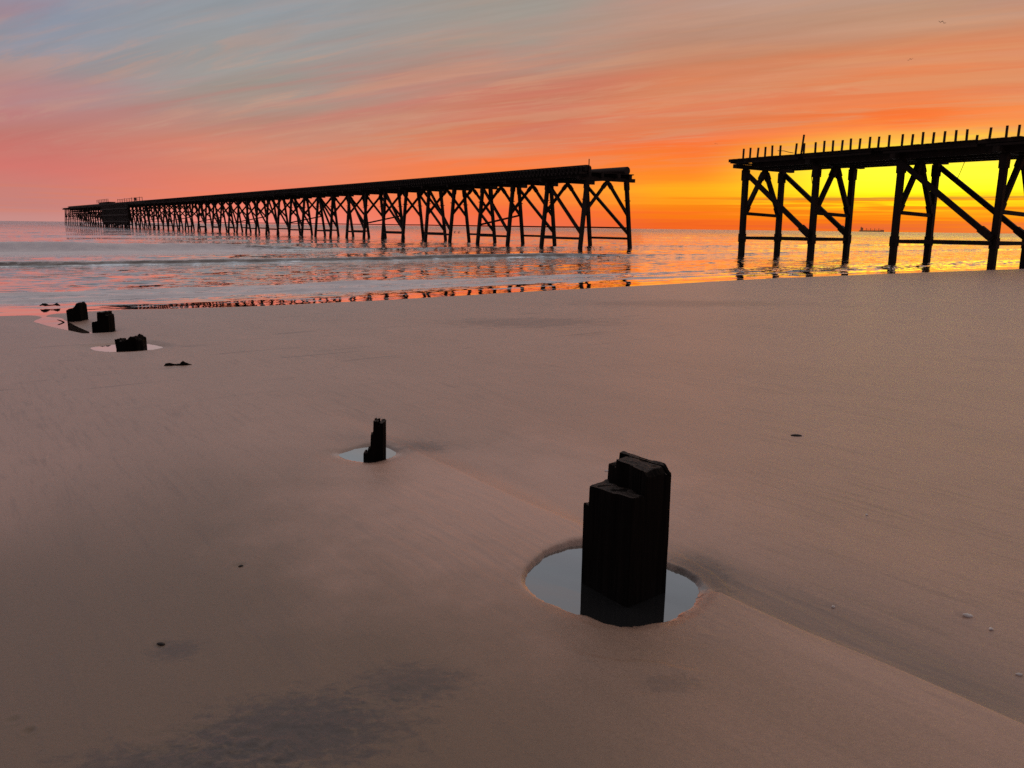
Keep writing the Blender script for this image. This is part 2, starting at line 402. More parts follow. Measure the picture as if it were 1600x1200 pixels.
# ------------------------------------------------------------------ sea
def water_mat(name, body, gloss_floor, gain, power, bump_sc=None):
    m, T, out = new_mat(name)
    pos, p, q = shore_pq(T)
    if bump_sc:
        chop = T.n('ShaderNodeAttribute', attribute_name='chop').outputs['Fac']
        foam = T.n('ShaderNodeAttribute', attribute_name='foam').outputs['Fac']
        shal = T.n('ShaderNodeAttribute', attribute_name='shallow').outputs['Fac']
        far = T.n('ShaderNodeAttribute', attribute_name='far').outputs['Fac']
        v = T.xyz(T.m('MULTIPLY', p, 0.40), q, 0.0)
        gN = T.n('ShaderNodeNewGeometry').outputs['Normal']
        n1 = T.n('ShaderNodeTexNoise', {'Vector': v, 'Scale': 2.4, 'Detail': 5, 'Roughness': 0.62}).outputs['Color']
        n2 = T.n('ShaderNodeTexNoise', {'Vector': v, 'Scale': 0.28, 'Detail': 3, 'Roughness': 0.55}).outputs['Color']
        def dev(nc, k):
            d = T.n('ShaderNodeVectorMath', {0: nc, 1: (0.5, 0.5, 0.5)}, operation='SUBTRACT').outputs[0]
            d = T.n('ShaderNodeVectorMath', {0: d, 1: (0.75, 1.0, 0.0)}, operation='MULTIPLY').outputs[0]
            return T.n('ShaderNodeVectorMath', {0: d, 'Scale': k}, operation='SCALE').outputs[0]
        k1 = T.m('ADD', 0.060, T.m('ADD', T.m('MULTIPLY', chop, 1.10), T.m('MULTIPLY', far, 1.0)))
        k2 = T.m('ADD', T.m('MULTIPLY', chop, 0.22), T.m('MULTIPLY', far, 2.2))
        sN = T.n('ShaderNodeVectorMath', {0: gN, 1: dev(n1, k1)}, operation='ADD').outputs[0]
        sN = T.n('ShaderNodeVectorMath', {0: sN, 1: dev(n2, k2)}, operation='ADD').outputs[0]
        nrm = T.n('ShaderNodeVectorMath', {0: sN}, operation='NORMALIZE').outputs[0]
        ro = T.m('ADD', 0.02, T.m('MULTIPLY', far, 0.16))
    else:
        h = T.noise(pos, 6.0, 3)
        nrm = T.n('ShaderNodeBump', {'Height': h, 'Strength': 0.02, 'Distance': 0.01}).outputs[0]
        ro = 0.015
    fr = T.n('ShaderNodeFresnel', {'IOR': 1.33, 'Normal': nrm}).outputs[0]
    fac = T.m('ADD', gloss_floor, T.m('MULTIPLY', T.m('POWER', fr, power), gain), clamp=True)
    gl = T.n('ShaderNodeBsdfGlossy', {'Color': (1, 1, 1, 1), 'Roughness': ro, 'Normal': nrm})
    df = T.n('ShaderNodeBsdfDiffuse', {'Color': tuple(body) + (1,)})
    base = df
    if bump_sc:
        tr = T.n('ShaderNodeBsdfTransparent', {'Color': (0.75, 0.78, 0.78, 1)})
        base = T.n('ShaderNodeMixShader', {0: T.m('MULTIPLY', shal, 0.8), 1: df.outputs[0], 2: tr.outputs[0]})
    mx = T.n('ShaderNodeMixShader', {0: fac, 1: base.outputs[0], 2: gl.outputs[0]})
    if bump_sc:
        vf = T.xyz(T.m('MULTIPLY', p, 0.35), q, 0.0)
        nf = T.noise(vf, 4.2, 8, 0.74, 0.8)
        ff = T.mapr(T.m('ADD', nf, T.m('MULTIPLY', foam, 0.62)), 0.66, 0.92, 0, 0.9)
        ff = T.m('MULTIPLY', ff, T.mapr(foam, 0.02, 0.2, 0, 1), clamp=True)
        fd = T.n('ShaderNodeBsdfDiffuse', {'Color': (0.85, 0.82, 0.85, 1), 'Normal': nrm})
        mx = T.n('ShaderNodeMixShader', {0: ff, 1: mx.outputs[0], 2: fd.outputs[0]})
    T.t.links.new(mx.outputs[0], out.inputs[0])
    return m

th = np.concatenate([np.linspace(-110, -56, 40)[:-1], np.linspace(-56, 56, 900), np.linspace(56, 110, 40)[1:]])
rr = []
r = 11.5
while r < 130: rr.append(r); r *= 1.0026
while r < 9000: rr.append(r); r *= 1.025
x, y, quads = polar_sheet(th, np.array(rr), False)
p = x * NN[0] + y * NN[1]; q = x * AX[0] + y * AX[1]; rad = np.hypot(x, y)
qe0 = np.interp(p, EDGE_P, EDGE_Q)
chop = sstep(2.3, 4.6, q - qe0 + 0.5 * vnoise(p / 4.0, q * 0, 71) + 0.25 * vnoise(p / 0.9, q * 0, 72))
z = np.zeros_like(x)
wr = np.random.default_rng(5)
for k in range(22):
    lam = 0.35 * (1.17 ** k)
    ang = wr.normal(0, 0.42); dx = AX * math.cos(ang) + NN * math.sin(ang)
    ph = wr.uniform(0, 6.28)
    keep = sstep(0.0, 1.0, (lam / (rad * rad / 4200 + rad * 0.002) - 2.0) / 3)   # waves finer than the mesh are left to the surface bump
    amp = 0.0032 * lam ** 0.5
    mod = 0.65 + 0.6 * vnoise(p / (lam * 5), q / (lam * 3), 80 + k)
    z += amp * mod * keep * np.sin((x * dx[0] + y * dx[1]) * 2 * math.pi / lam + ph)
z *= chop
# long crests running with the shore
def crest(q0, h, front, back, mp, seed, env):
    c = q0 + mp * vnoise(p / 17.0, p * 0, seed) + 0.35 * mp * vnoise(p / 4.5, p * 0, seed + 1)
    d = q - c
    return h * env * np.where(d < 0, np.exp(-(d / front) ** 2), np.exp(-(d / back) ** 2)), d
one = np.ones_like(x)
hh, d1 = crest(43.0, 0.30, 0.32, 1.6, 0.6, 91, (0.80 + 0.25 * vnoise(p / 9, p * 0, 92)) * (1 - 0.6 * sstep(30, 50, p))); z += hh
brk = sstep(27, 15, p)
hh, d2 = crest(63.5, 0.80, 0.60, 2.4, 1.2, 93, brk * (0.85 + 0.25 * vnoise(p / 6, p * 0, 94)) + 0.15 * (1 - brk)); z += hh
for q0, h, sd in ((33, 0.05, 101), (50.5, 0.12, 95), (80, 0.16, 96), (98, 0.14, 97), (124, 0.2, 98), (160, 0.2, 99)):
    hh, _ = crest(q0, h, 1.6, 3.0, 1.8, sd, 0.6 + 0.4 * vnoise(p / 14, p * 0, sd + 7)); z += hh
hh, d3 = crest(26.3, 0.10, 0.20, 1.2, 0.8, 111, (0.6 + 0.5 * vnoise(p / 3, p * 0, 112)) * sstep(45, 22, p)); z += hh
hh, d4 = crest(23.4, 0.075, 0.15, 0.7, 0.6, 115, 0.6 + 0.5 * vnoise(p / 2.2, p * 0, 116)); z += hh
bore = np.exp(-((q - 24.6) / 2.0) ** 2) * chop
z += 0.045 * bore * fbm(p / 0.9, q / 0.30, 121, 3)
foam = 0.9 * brk * sstep(-13.0, -9.5, d2) * sstep(0.2, -0.8, d2) * (0.55 + 0.45 * sstep(-8, -1, d2))
foam += 0.62 * bore * sstep(46, 12, p)
foam += 0.75 * np.exp(-((d1 - 0.25) / 0.45) ** 2) * sstep(34, 5, p)
foam += 0.8 * np.exp(-((d2 - 0.3) / 0.7) ** 2) * brk
foam += 0.6 * np.exp(-((d4 + 0.15) / 0.22) ** 2) * sstep(50, 20, p)
foam += 0.5 * np.exp(-((d3 + 0.2) / 0.3) ** 2) * sstep(46, 12, p)
qe = np.interp(p, EDGE_P, EDGE_Q)
sh = np.full_like(x, -1.0); nr_ = q < 25
sh[nr_] = sand_height(x[nr_], y[nr_])
# the spent swash lies as a thin sheet on the slope
film = np.where(q > qe, sh + 0.0004 + 0.0012 * np.clip(q - qe, 0, 3), -0.006)
base_z = np.maximum(-0.090, film)
z += base_z
z -= rad ** 2 / (2 * EARTH_R)
depth = np.where(nr_, np.clip(base_z - sh, 0, 5), 0.3)
shallow = np.exp(-np.clip(depth, 0, 9) / 0.09)
far = sstep(60, 600, rad)
ok = (q[quads].max(1) > 12.5)
V = np.stack([x, y, z], 1)
sea = big_grid('sea', V, quads[ok], water_mat('sea_water', (0.095, 0.088, 0.094), 0.015, 2.05, 1.25, True),
               {'chop': chop, 'foam': foam, 'shallow': shallow, 'far': far})
tag(sea, 'rippled sea reflecting the sunrise', None, None, 'structure')

M_POOL = water_mat('pool_water', (0.02, 0.021, 0.022), 0.13, 2.7, 1.0)
for (P, zw, bank, lip), lab in zip(POOLS, ('large still pool round the tall timber post', 'small lens of water round the thin stake', 'flat pool round the low crumbled stump')):
    c = P.mean(0); Q = c + (P - c) * 1.10
    vs = [(a, b, zw) for a, b in Q[::-1]]
    o = link_mesh('pool_water', vs, [tuple(range(len(vs)))], M_POOL)
    tag(o, lab, None, None, 'structure')

# ------------------------------------------------------------------ old posts in the sand
def weathered_post(name, center, outline, htop, zbot, label, nth=200, nring=26, nz=46, grain=0.006, fibre=0.05, seed=0, lean=(0, 0)):
    """one closed mesh: ringed top that follows htop(x, y), sides grooved along the grain"""
    cx, cy = center
    P = np.array(outline, float) - np.array(center)
    seg = np.roll(P, -1, 0) - P; L = np.hypot(*seg.T); cum = np.concatenate([[0], np.cumsum(L)])
    s = np.linspace(0, cum[-1], nth, endpoint=False)
    k = np.clip(np.searchsorted(cum, s, side='right') - 1, 0, len(P) - 1)
    pt = P[k] + seg[k] * ((s - cum[k]) / L[k])[:, None]
    for _ in range(2): pt = 0.25 * np.roll(pt, 1, 0) + 0.5 * pt + 0.25 * np.roll(pt, -1, 0)
    nrm = np.stack([np.roll(pt[:, 1], -1) - np.roll(pt[:, 1], 1), -(np.roll(pt[:, 0], -1) - np.roll(pt[:, 0], 1))], 1)
    nrm /= np.hypot(*nrm.T)[:, None]
    if (nrm * pt).sum() < 0: nrm = -nrm
    def disp(z):
        g = fbm(s / fibre, s * 0 + z * 1.2, seed, 4, 0.65)
        g2 = fbm(s / (fibre * 4), s * 0 + z * 3, seed + 9, 2)
        return grain * (np.minimum(g, 0.15) * 1.3 + 0.7 * g2)
    verts = []
    xt = pt + nrm * disp(1.0)[:, None]
    htops = htop(cx + xt[:, 0], cy + xt[:, 1])
    for i in range(nz):
        t = i / (nz - 1)
        zz = zbot + (htops - zbot) * t
        off = pt + nrm * (disp(zz))[:, None]
        if i == nz - 1: off = off * 0.992
        for j in range(nth): verts.append((cx + off[j, 0] + lean[0] * (zz[j] - zbot), cy + off[j, 1] + lean[1] * (zz[j] - zbot), zz[j]))
    top = np.array(verts[-nth:])
    for i in range(1, nring):
        f = 1 - i / nring
        xs = cx + (top[:, 0] - cx - lean[0] * (top[:, 2] - zbot)) * f; ys = cy + (top[:, 1] - cy - lean[1] * (top[:, 2] - zbot)) * f
        zs = htop(xs, ys)
        for j in range(nth): verts.append((xs[j] + lean[0] * (zs[j] - zbot), ys[j] + lean[1] * (zs[j] - zbot), zs[j]))
    hz = float(htop(np.array([cx]), np.array([cy]))[0])
    verts.append((cx + lean[0] * (hz - zbot), cy + lean[1] * (hz - zbot), hz))
    faces = []
    rows = nz + nring - 1
    for i in range(rows - 1):
        for j in range(nth):
            j2 = (j + 1) % nth
            faces.append((i * nth + j, i * nth + j2, (i + 1) * nth + j2, (i + 1) * nth + j))
    last = (rows - 1) * nth; c = len(verts) - 1
    for j in range(nth): faces.append((last + j, last + (j + 1) % nth, c))
    faces.append(tuple(range(nth))[::-1])
    o = link_mesh(name, verts, faces, M_STUMP)
    o.data.materials.append(M_SKY_SHEEN)                      # sky sheen painted onto the broken tops
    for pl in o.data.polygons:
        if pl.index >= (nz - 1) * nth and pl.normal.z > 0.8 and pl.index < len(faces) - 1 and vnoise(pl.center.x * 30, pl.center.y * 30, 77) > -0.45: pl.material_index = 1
    tag(o, label, 'timber post', 'old timber posts standing in the sand')
    return o

PL, PF, PR = np.array((.338, 3.341)), np.array((.517, 3.109)), np.array((.709, 3.259)); PB = PL + PR - PF
E1, E2 = PF - PL, PB - PL
INV = np.linalg.inv(np.array([E1, E2]).T)
def main_top(x, y):
    ab = INV @ np.stack([x - PL[0], y - PL[1]]); a, b = ab
    w = 0.03 * vnoise(a * 6, b * 6, 201)
    fine = 0.0022 * fbm(a * 9, b * 26, 207, 3)
    tall = 0.966 + 0.006 * a + fine + 0.004 * vnoise(a * 4, b * 9, 203)
    tall = tall - 0.030 * sstep(0.90, 1.04, a + 0.10 * (b - 0.6)) - 0.010 * (np.abs(b - 0.80 - .12 * a) < 0.022)
    slab = 0.856 + 0.018 * a + fine + 0.006 * vnoise(a * 5, b * 5, 204) - 0.010 * (b > 0.26)
    tl = b > 0.60 - 0.26 * a + w
    h = np.where(tl & ((a > 0.22 + 0.3 * w) | (b > 0.90)), tall, np.where(tl, 0.926 + fine, slab))
    h = np.where((a < 0.10 + 0.5 * w) & (b < 0.34 + w), 0.764 + 2 * fine, h)
    return h
weathered_post('timber_post', (PL + PR) / 2, [m_ + (k_ - m_) * 1.025 for k_ in (PL, PF, PR, PB) for m_ in ((PL + PR) / 2,)], main_top, 0.05, 'tall thick square post with a stepped broken top, standing in the largest pool', 340, 70, 70, 0.0032, 0.045, 300)

def rect_outline(cx, cy, w, d, jit=0.0, seed=0):
    g = np.random.default_rng(seed)
    return [(cx + sx * w / 2 + g.uniform(-jit, jit), cy + sy * d / 2 + g.uniform(-jit, jit)) for sx, sy in ((-1, -1), (0, -1.1), (1, -1), (1.05, 0), (1, 1), (0, 1.05), (-1, 1), (-1.05, 0))]

def stake_top(x, y):
    h = np.where(x < -1.052, 0.362 + 0.012 * vnoise(x / .012, y / .03, 401), 0.505)
    h = np.where((x >= -1.052) & (x < -1.030), 0.405 + 0.01 * vnoise(x / .01, y / .02, 402), h)
    h = np.where((x >= -1.030) & (x < -1.012), 0.515 + 0.008 * vnoise(x / .01, y / .02, 402), h)
    h = np.where(x >= -1.012, 0.612 + 0.008 * vnoise(x / .01, y / .02, 403), h)
    h = np.where(x >= -0.968, 0.600 + 0.006 * vnoise(x / .01, y / .02, 404), h)
    h = np.where((x >= -0.977) & (x < -0.968), 0.575, h)
    h = np.where((x < -1.075) , 0.368, h)
    return h
weathered_post('timber_post', (-1.014, 5.43), rect_outline(-1.014, 5.43, 0.148, 0.10, .006, 4), stake_top, 0.10, 'thin splintered stake jutting from a small lens-shaped pool in mid sand', 220, 40, 50, 0.004, 0.02, 320, (0.03, 0.0))

def st3_top(x, y):
    u = (x + 5.77) / 0.40
    return 0.235 + 0.03 * (u < -0.33) + 0.085 * np.exp(-((u - 0.25) / 0.16) ** 2) + 0.04 * fbm(x / .05, y / .07, 411, 4) + 0.03 * np.exp(-((u + .12) / .03) ** 2)
weathered_post('timber_post', (-5.77, 11.50), rect_outline(-5.77, 11.50, 0.39, 0.28, .03, 5), st3_top, -0.1, 'low crumbled stump in a bright flat pool, nearest of the three left stumps', 200, 34, 30, 0.02, 0.05, 330)
def st2_top(x, y):
    u = (x + 7.31) / 0.28
    return np.where(u < -0.10, 0.245 + 0.07 * (u + 0.5) + 0.02 * fbm(x / .04, y / .05, 421, 3), 0.425 + 0.015 * fbm(x / .03, y / .05, 422, 3) - 0.05 * (u > 0.38))
weathered_post('timber_post', (-7.31, 13.66), rect_outline(-7.31, 13.66, 0.28, 0.26, .02, 6), st2_top, -0.15, 'blocky stump with a low left shoulder, middle of the three left stumps', 200, 34, 40, 0.010, 0.05, 340)
def st1_top(x, y):
    u = (x + 8.91) / 0.30
    return 0.225 + 0.10 * (u + 0.5) + 0.07 * np.exp(-((u - 0.33) / 0.13) ** 2) + 0.014 * fbm(x / .05, y / .05, 431, 3)
weathered_post('timber_post', (-8.91, 15.66), rect_outline(-8.91, 15.66, 0.30, 0.26, .02, 7), st1_top, -0.25, 'stump with a slanting top peaking at its right, at the edge of the swash', 200, 34, 40, 0.010, 0.05, 350)

# short splintered stick leaning beside the farthest stump
o = MB().tube([(-9.02, 15.42, -0.06), (-9.06, 15.43, 0.0), (-9.12, 15.44, 0.025), (-9.19, 15.44, 0.045)], [0.014, 0.015, 0.012, 0.006], 7).build('stick', M_STUMP, None, True)
tag(o, 'short bent stick poking up beside the farthest stump', 'stick')

def lumps(name, pts, rads, label, cat, mat, seed, group=None, flat=0.6, n=9, sub=3):
    """one lumpy, flattened body along a line"""
    g = np.random.default_rng(seed)
    P, R = [], []
    for i in range(len(pts) - 1):
        for k in range(sub):
            t = k / sub
            a = np.array(pts[i]) * (1 - t) + np.array(pts[i + 1]) * t
            P.append(a); R.append(rads[i] * (1 - t) + rads[i + 1] * t)
    P.append(np.array(pts[-1])); R.append(rads[-1])
    mb = MB().tube(P, [r * g.uniform(0.75, 1.2) for r in R], n)
    c = np.mean(P, 0)
    for v in mb.v:
        v.z = c[2] + (v.z - c[2]) * flat
        for a in range(3): v[a] += g.uniform(-.12, .12) * max(R)
    o = mb.build(name, mat, None, False)
    tag(o, label, cat, group); return o
lumps('driftwood', [(-4.40, 9.57, .215), (-4.36, 9.58, .232), (-4.29, 9.6, .22), (-4.22, 9.61, .222), (-4.18, 9.62, .24), (-4.13, 9.64, .22), (-4.08, 9.66, .213)], [.010, .032, .022, .024, .036, .022, .008],
      'dark knobbly piece of driftwood lying on the sand below the low stump', 'driftwood', M_STUMP, 21, None, 0.9)
lumps('seaweed', [(-11.52, 18.70, -.03), (-11.45, 18.72, .0), (-11.38, 18.73, -.01), (-11.30, 18.75, -.025), (-11.22, 18.77, -.015), (-11.15, 18.78, .0), (-11.07, 18.78, -.03)], [.012, .03, .03, .012, .014, .034, .012],
      'dark clump of seaweed lying in the pink swash at far left', 'seaweed', M_WEED, 22, None, 1.0)
lumps('seaweed', [(-6.42, 11.93, .115), (-6.37, 11.94, .13), (-6.31, 11.95, .115)], [.012, .018, .010], 'tiny dark scrap of seaweed at the rim of the low stump pool', 'seaweed', M_WEED, 23)

def pebble(name, loc, s, mat, label, cat, rot, group, cup=False):
    n, m_ = 14, 7
    vs, fs = [], []
    for i in range(m_ + 1):
        a = math.pi * i / m_
        for k in range(n):
            t = 2 * math.pi * k / n
            rr_ = math.sin(a) * (1 + 0.12 * math.cos(t * 3 + i)) + 0.002
            x_, y_, z_ = rr_ * math.cos(t) * s[0], rr_ * math.sin(t) * s[1], math.cos(a) * s[2]
            if cup: x_ *= 1 + 0.25 * math.sin(t); z_ *= 1 + 0.08 * math.cos(t * 7)
            vs.append((x_ * math.cos(rot) - y_ * math.sin(rot), x_ * math.sin(rot) + y_ * math.cos(rot), z_))
    for i in range(m_):
        for k in range(n):
            fs.append((i * n + k, (i + 1) * n + k, (i + 1) * n + (k + 1) % n, i * n + (k + 1) % n))
    o = link_mesh(name, vs, fs, mat, None, True); o.location = loc
    tag(o, label, cat, group); return o
def ground_z(x, y): return float(sand_height(np.array([float(x)]), np.array([float(y)]))[0])
G = 'shells and stones scattered on the sand'
for x_, y_, s, rt, lab in ((0.655, 5.033, (.014, .009, .008), .3, 'white shell fragment on the sand just left of the tall post top'),
                           (2.032, 4.153, (.009, .007, .006), 1, 'tiny pale shell alone on the open sand right of the tall post'),
                           (1.411, 3.090, (.008, .007, .007), .2, 'small white shell right of the large pool'),
                           (1.922, 2.966, (.020, .010, .009), -.5, 'largest white shell, half buried with a groove behind it, near the right edge'),
                           (1.952, 2.857, (.010, .008, .007), .7, 'pale shell just below the largest shell'),
                           (1.867, 2.545, (.012, .006, .006), -.2, 'pale shell at the right edge, nearest of the shells')):
    pebble('shell', (x_, y_, ground_z(x_, y_) + s[2] * 0.45), s, M_SHELL, lab, 'shell', rt, G, True)
for x_, y_, s, rt, lab in ((2.30, 5.995, (.045, .016, .012), -.2, 'dark flat stone on the sand at right, behind the tall post'),
                           (-1.305, 3.48, (.012, .007, .006), .5, 'small dark stone alone on the left sand'),
                           (-1.362, 2.745, (.018, .008, .007), -.2, 'dark stone half sunk in the sand at lower left')):
    pebble('stone', (x_, y_, ground_z(x_, y_) + s[2] * 0.35), s, M_STONE, lab, 'stone', rt, G)

# ------------------------------------------------------------------ the pier
BAY = 6.2
def W(s, off, z):
    a = P0 + AX * s + NN * off
    return Vector((a[0], a[1], z))

pier = empty('pier', (P0[0], P0[1], 0)); pm = Matrix.Translation(-Vector((P0[0], P0[1], 0)))
tag(pier, 'long black timber pier running out to sea on crossed trestles, pipe along its top', 'pier', 'two stretches of the old pier')
def child(mb, name, mat, parent, smooth=False, ref=None):
    """vertices are in world coordinates: move them into the frame of the thing's base"""
    b = ref or BASE
    mb.v = [v - b for v in mb.v]
    return mb.build(name, mat, parent, smooth)
BASE = Vector((P0[0], P0[1], 0))
g = random.Random(3)
NB, DETAIL = 64, 30
def rise(s): return 0.0021 * s
def leg_pts(s, side, dz):
    j = lambda a: g.uniform(-a, a)
    if side == 0: return W(s + j(.05), 0 + j(.06), -1.0), W(s + j(.05), 0.85 + j(.06), 6.75 + dz)
    return W(s + j(.05), 7.1 + j(.06), -1.0), W(s + j(.05), 6.2 + j(.06), 6.75 + dz)
def lerp(a, b, t): return a + (b - a) * t
legs_prev = None
for i in range(NB):
    s = BAY * i; dz = rise(s)
    cap = MB().bar(W(s, -0.35 + g.uniform(-.15, .1), 6.80 + dz), W(s, 7.28 + g.uniform(-.12, .12), 6.80 + dz), 0.34, 0.36)
    near, farl = leg_pts(s, 0, dz), leg_pts(s, 1, dz)
    parts = []
    for lp in (near, farl):
        b = MB().post(lp[0], lp[1], 0.34, 0.34)
        b.post(lerp(*lp, 0.88), lerp(*lp, 0.985), 0.44, 0.40)
        if i < 14:
            for k in (0.74, 0.745):
                c = lerp(*lp, k); b.bar(c - Vector((NN[0], NN[1], 0)) * .42, c + Vector((NN[0], NN[1], 0)) * .42, .05, .05)
        parts.append(('leg', b))
    apex = W(s, 3.52, 6.62 + dz)
    for lp, t in ((near, 0.56), (farl, 0.54)):
        foot = lerp(*lp, t)
        k = MB().bar(lerp(foot, apex, -0.02), apex, 0.26, 0.26, (AX[0], AX[1], 0))
        k.bar(lerp(foot, apex, 0.80), lerp(foot, apex, 0.93), 0.34, 0.32, (AX[0], AX[1], 0))
        parts.append(('knee_brace', k))
    # lower cross timbers inside the trestle
    if i > 0:
        x1 = MB().bar(lerp(*near, 0.40) + Vector((AX[0], AX[1], 0)) * .2, lerp(*farl, 0.56) + Vector((AX[0], AX[1], 0)) * .2, 0.2, 0.24, (AX[0], AX[1], 0)) if i % 5 == 3 else None
        if x1: parts.append(('cross_brace', x1))
    # longitudinal bracing fills every second bay
    if i % 2 == 0 and i < NB - 1:
        s2 = BAY * (i + 1); dz2 = rise(s2)
        a0, a1 = W(s, 0.0, -1.0), W(s, 0.85, 6.75 + dz)
        b0, b1 = W(s2, 0.0, -1.0), W(s2, 0.85, 6.75 + dz2)
        parts.append(('diagonal_brace', MB().bar(lerp(b0, b1, 0.965), lerp(a0, a1, 0.30), 0.24, 0.28)))
        parts.append(('waler', MB().bar(lerp(a0, a1, 0.245) , lerp(b0, b1, 0.245), 0.26, 0.24)))
        a0, a1 = W(s, 7.1, -1.0), W(s, 6.2, 6.75 + dz)
        b0, b1 = W(s2, 7.1, -1.0), W(s2, 6.2, 6.75 + dz2)
        parts.append(('diagonal_brace', MB().bar(lerp(b0, b1, 0.965), lerp(a0, a1, 0.30), 0.24, 0.28)))
        parts.append(('waler', MB().bar(lerp(a0, a1, 0.245), lerp(b0, b1, 0.245), 0.26, 0.24)))
    if i < DETAIL:
        c = child(cap, 'trestle', M_PIER, pier)
        for nm, b in parts: child(b, nm, M_PIER, c)
    else:
        for nm, b in parts:
            n0 = len(cap.v); cap.v += b.v; cap.f += [tuple(k + n0 for k in f) for f in b.f]
        child(cap, 'trestle', M_PIER, pier)

SEND = BAY * (NB - 1)
ss = [-0.7] + [BAY * k for k in range(1, NB)] + [SEND + 2.2]
for off, s_from in ((0.35, -0.9), (2.4, -0.5), (4.4, -0.8), (6.3, -0.5)):
    mb = MB(); pts = [s_from] + ss[1:]
    for a, b in zip(pts[:-1], pts[1:]):
        mb.bar(W(a, off, 7.12 + rise(a) + g.uniform(-.02, .02)), W(b + .05, off, 7.12 + rise(b) + g.uniform(-.02, .02)), 0.36, 0.40 + g.uniform(0, .03))
    child(mb, 'girder', M_PIER, pier)
mb = MB(); s = -0.7                                      # deck planks laid across
while s < SEND + 2.2:
    w = 0.27 if s < 60 else (0.9 if s < 150 else 2.6)
    if g.random() > 0.05:
        e = g.uniform(-.12, .12)
        mb.bar(W(s + w / 2, -0.25 + e, 7.375 + rise(s)), W(s + w / 2, 6.95 + e, 7.375 + rise(s)), w * 0.93, 0.08)
    s += w
child(mb, 'deck', M_PIER, pier)
def pipe(off, z0, rad_, s_from, s_to):
    mb = MB(); n = max(2, int((s_to - s_from) / 12))
    pts = [W(s_from + (s_to - s_from) * k / n, off, z0 + rise(s_from + (s_to - s_from) * k / n) + g.uniform(-.015, .015)) for k in range(n + 1)]
    mb.tube(pts, rad_, 20)
    return child(mb, 'pipe', M_IRON, pier, False)
pf = pipe(6.25, 7.78, 0.41, 0.0, SEND - 20)
mb = MB()
for k in range(24): mb.bar(W(.55 + k * 6.2, 5.85, 7.41 + rise(k * 6.2)), W(.55 + k * 6.2, 6.65, 7.41 + rise(k * 6.2)), .28, .22)
child(mb, 'pipe_saddle', M_PIER, pier)
pn = pipe(0.35, 7.66, 0.30, -0.75, SEND - 20)
# near side: joist ends, uprights, and a board rail
mb = MB(); s = -0.6
while s < 130:
    mb.bar(W(s, -0.72, 7.22 + rise(s)), W(s, 0.1, 7.22 + rise(s)), 0.26, 0.2); s += 0.62
child(mb, 'joist_ends', M_PIER, pier)
mb = MB(); s = -0.85
while s < 200:
    mb.bar(W(s, -0.16, 7.36 + rise(s)), W(s, -0.16, 7.90 + rise(s)), 0.10, 0.08)
    if g.random() < 0.06: mb.bar(W(s, -0.2, 7.36 + rise(s)), W(s + .6, -0.2, 7.88 + rise(s)), 0.07, 0.07)
    s += 0.62
mb.bar(W(-0.9, -0.05, 7.93), W(SEND - 18, -0.05, 7.93 + rise(SEND)), 0.30, 0.09)
mb.bar(W(-0.9, -0.04, 7.62), W(SEND - 18, -0.04, 7.62 + rise(SEND)), 0.05, 0.34)
child(mb, 'side_rail', M_PIER, pier)
child(MB().bar(W(-0.8, 0.25, 7.4), W(-0.8, 0.25, 8.55), .07, .07), 'pole', M_IRON, pier)
mb = MB()                                               # thin service rail at the far row, head height
pts = [W(BAY * k, 6.78, 2.02 + 0.0006 * BAY * k + g.uniform(-.02, .02)) for k in range(0, NB)]
mb.tube(pts, 0.085, 6)
child(mb, 'service_rail', M_IRON, pier)
# berth head: close fender piles on the seaward part, a shed and hand railings on the deck
mb = MB(); s = 222.0
while s < 272:
    mb.post(W(s, -0.9, 1.2 + g.uniform(-.5, .5)), W(s, -0.8, 7.2 + rise(s)), 0.52, 0.4); s += 0.88 + g.uniform(0, .4)
for zz in (2.0, 4.2, 6.3): mb.bar(W(221.5, -1.25, zz), W(272.5, -1.25, zz), 0.24, 0.4)
s = 221.0
while s < 274:
    mb.post(W(s, -1.2, -1.0), W(s, -0.95, 3.0), 0.36, 0.36); s += 4.1
child(mb, 'fender_piling', M_PIER, pier)
mb = MB()
mb.bar(W(264, 1.2, 8.35), W(284, 1.2, 8.35), 2.4, 1.3)
mb.bar(W(263.4, 1.2, 9.05), W(284.6, 1.2, 9.05), 2.9, 0.12)
shed = child(mb, 'shed', M_PIER, pier)
mb = MB()
for k in range(8): mb.bar(W(263.6 + k * 3.6, 0.1, 8.9), W(263.6 + k * 3.6, 0.1, 10.15), .12, .12)
mb.bar(W(263.6, 0.1, 10.1), W(289, 0.1, 10.1), .1, .1); mb.bar(W(263.6, 0.1, 9.6), W(289, 0.1, 9.6), .07, .07)
child(mb, 'roof_railing', M_IRON, shed)
mb = MB()
for k in range(11): mb.bar(W(203 + k * 4, -0.2, 8.2), W(203 + k * 4, -0.2, 9.45 + .2 * (k % 3 == 1)), .13, .13)
mb.bar(W(203, -0.2, 9.4), W(243, -0.2, 9.4), .1, .1); mb.bar(W(206, -0.2, 8.9), W(240, -0.2, 8.9), .06, .06)
mb.bar(W(216, 0.3, 8.6), W(216, 0.3, 9.6), .5, .5)
child(mb, 'hand_railing', M_IRON, pier)

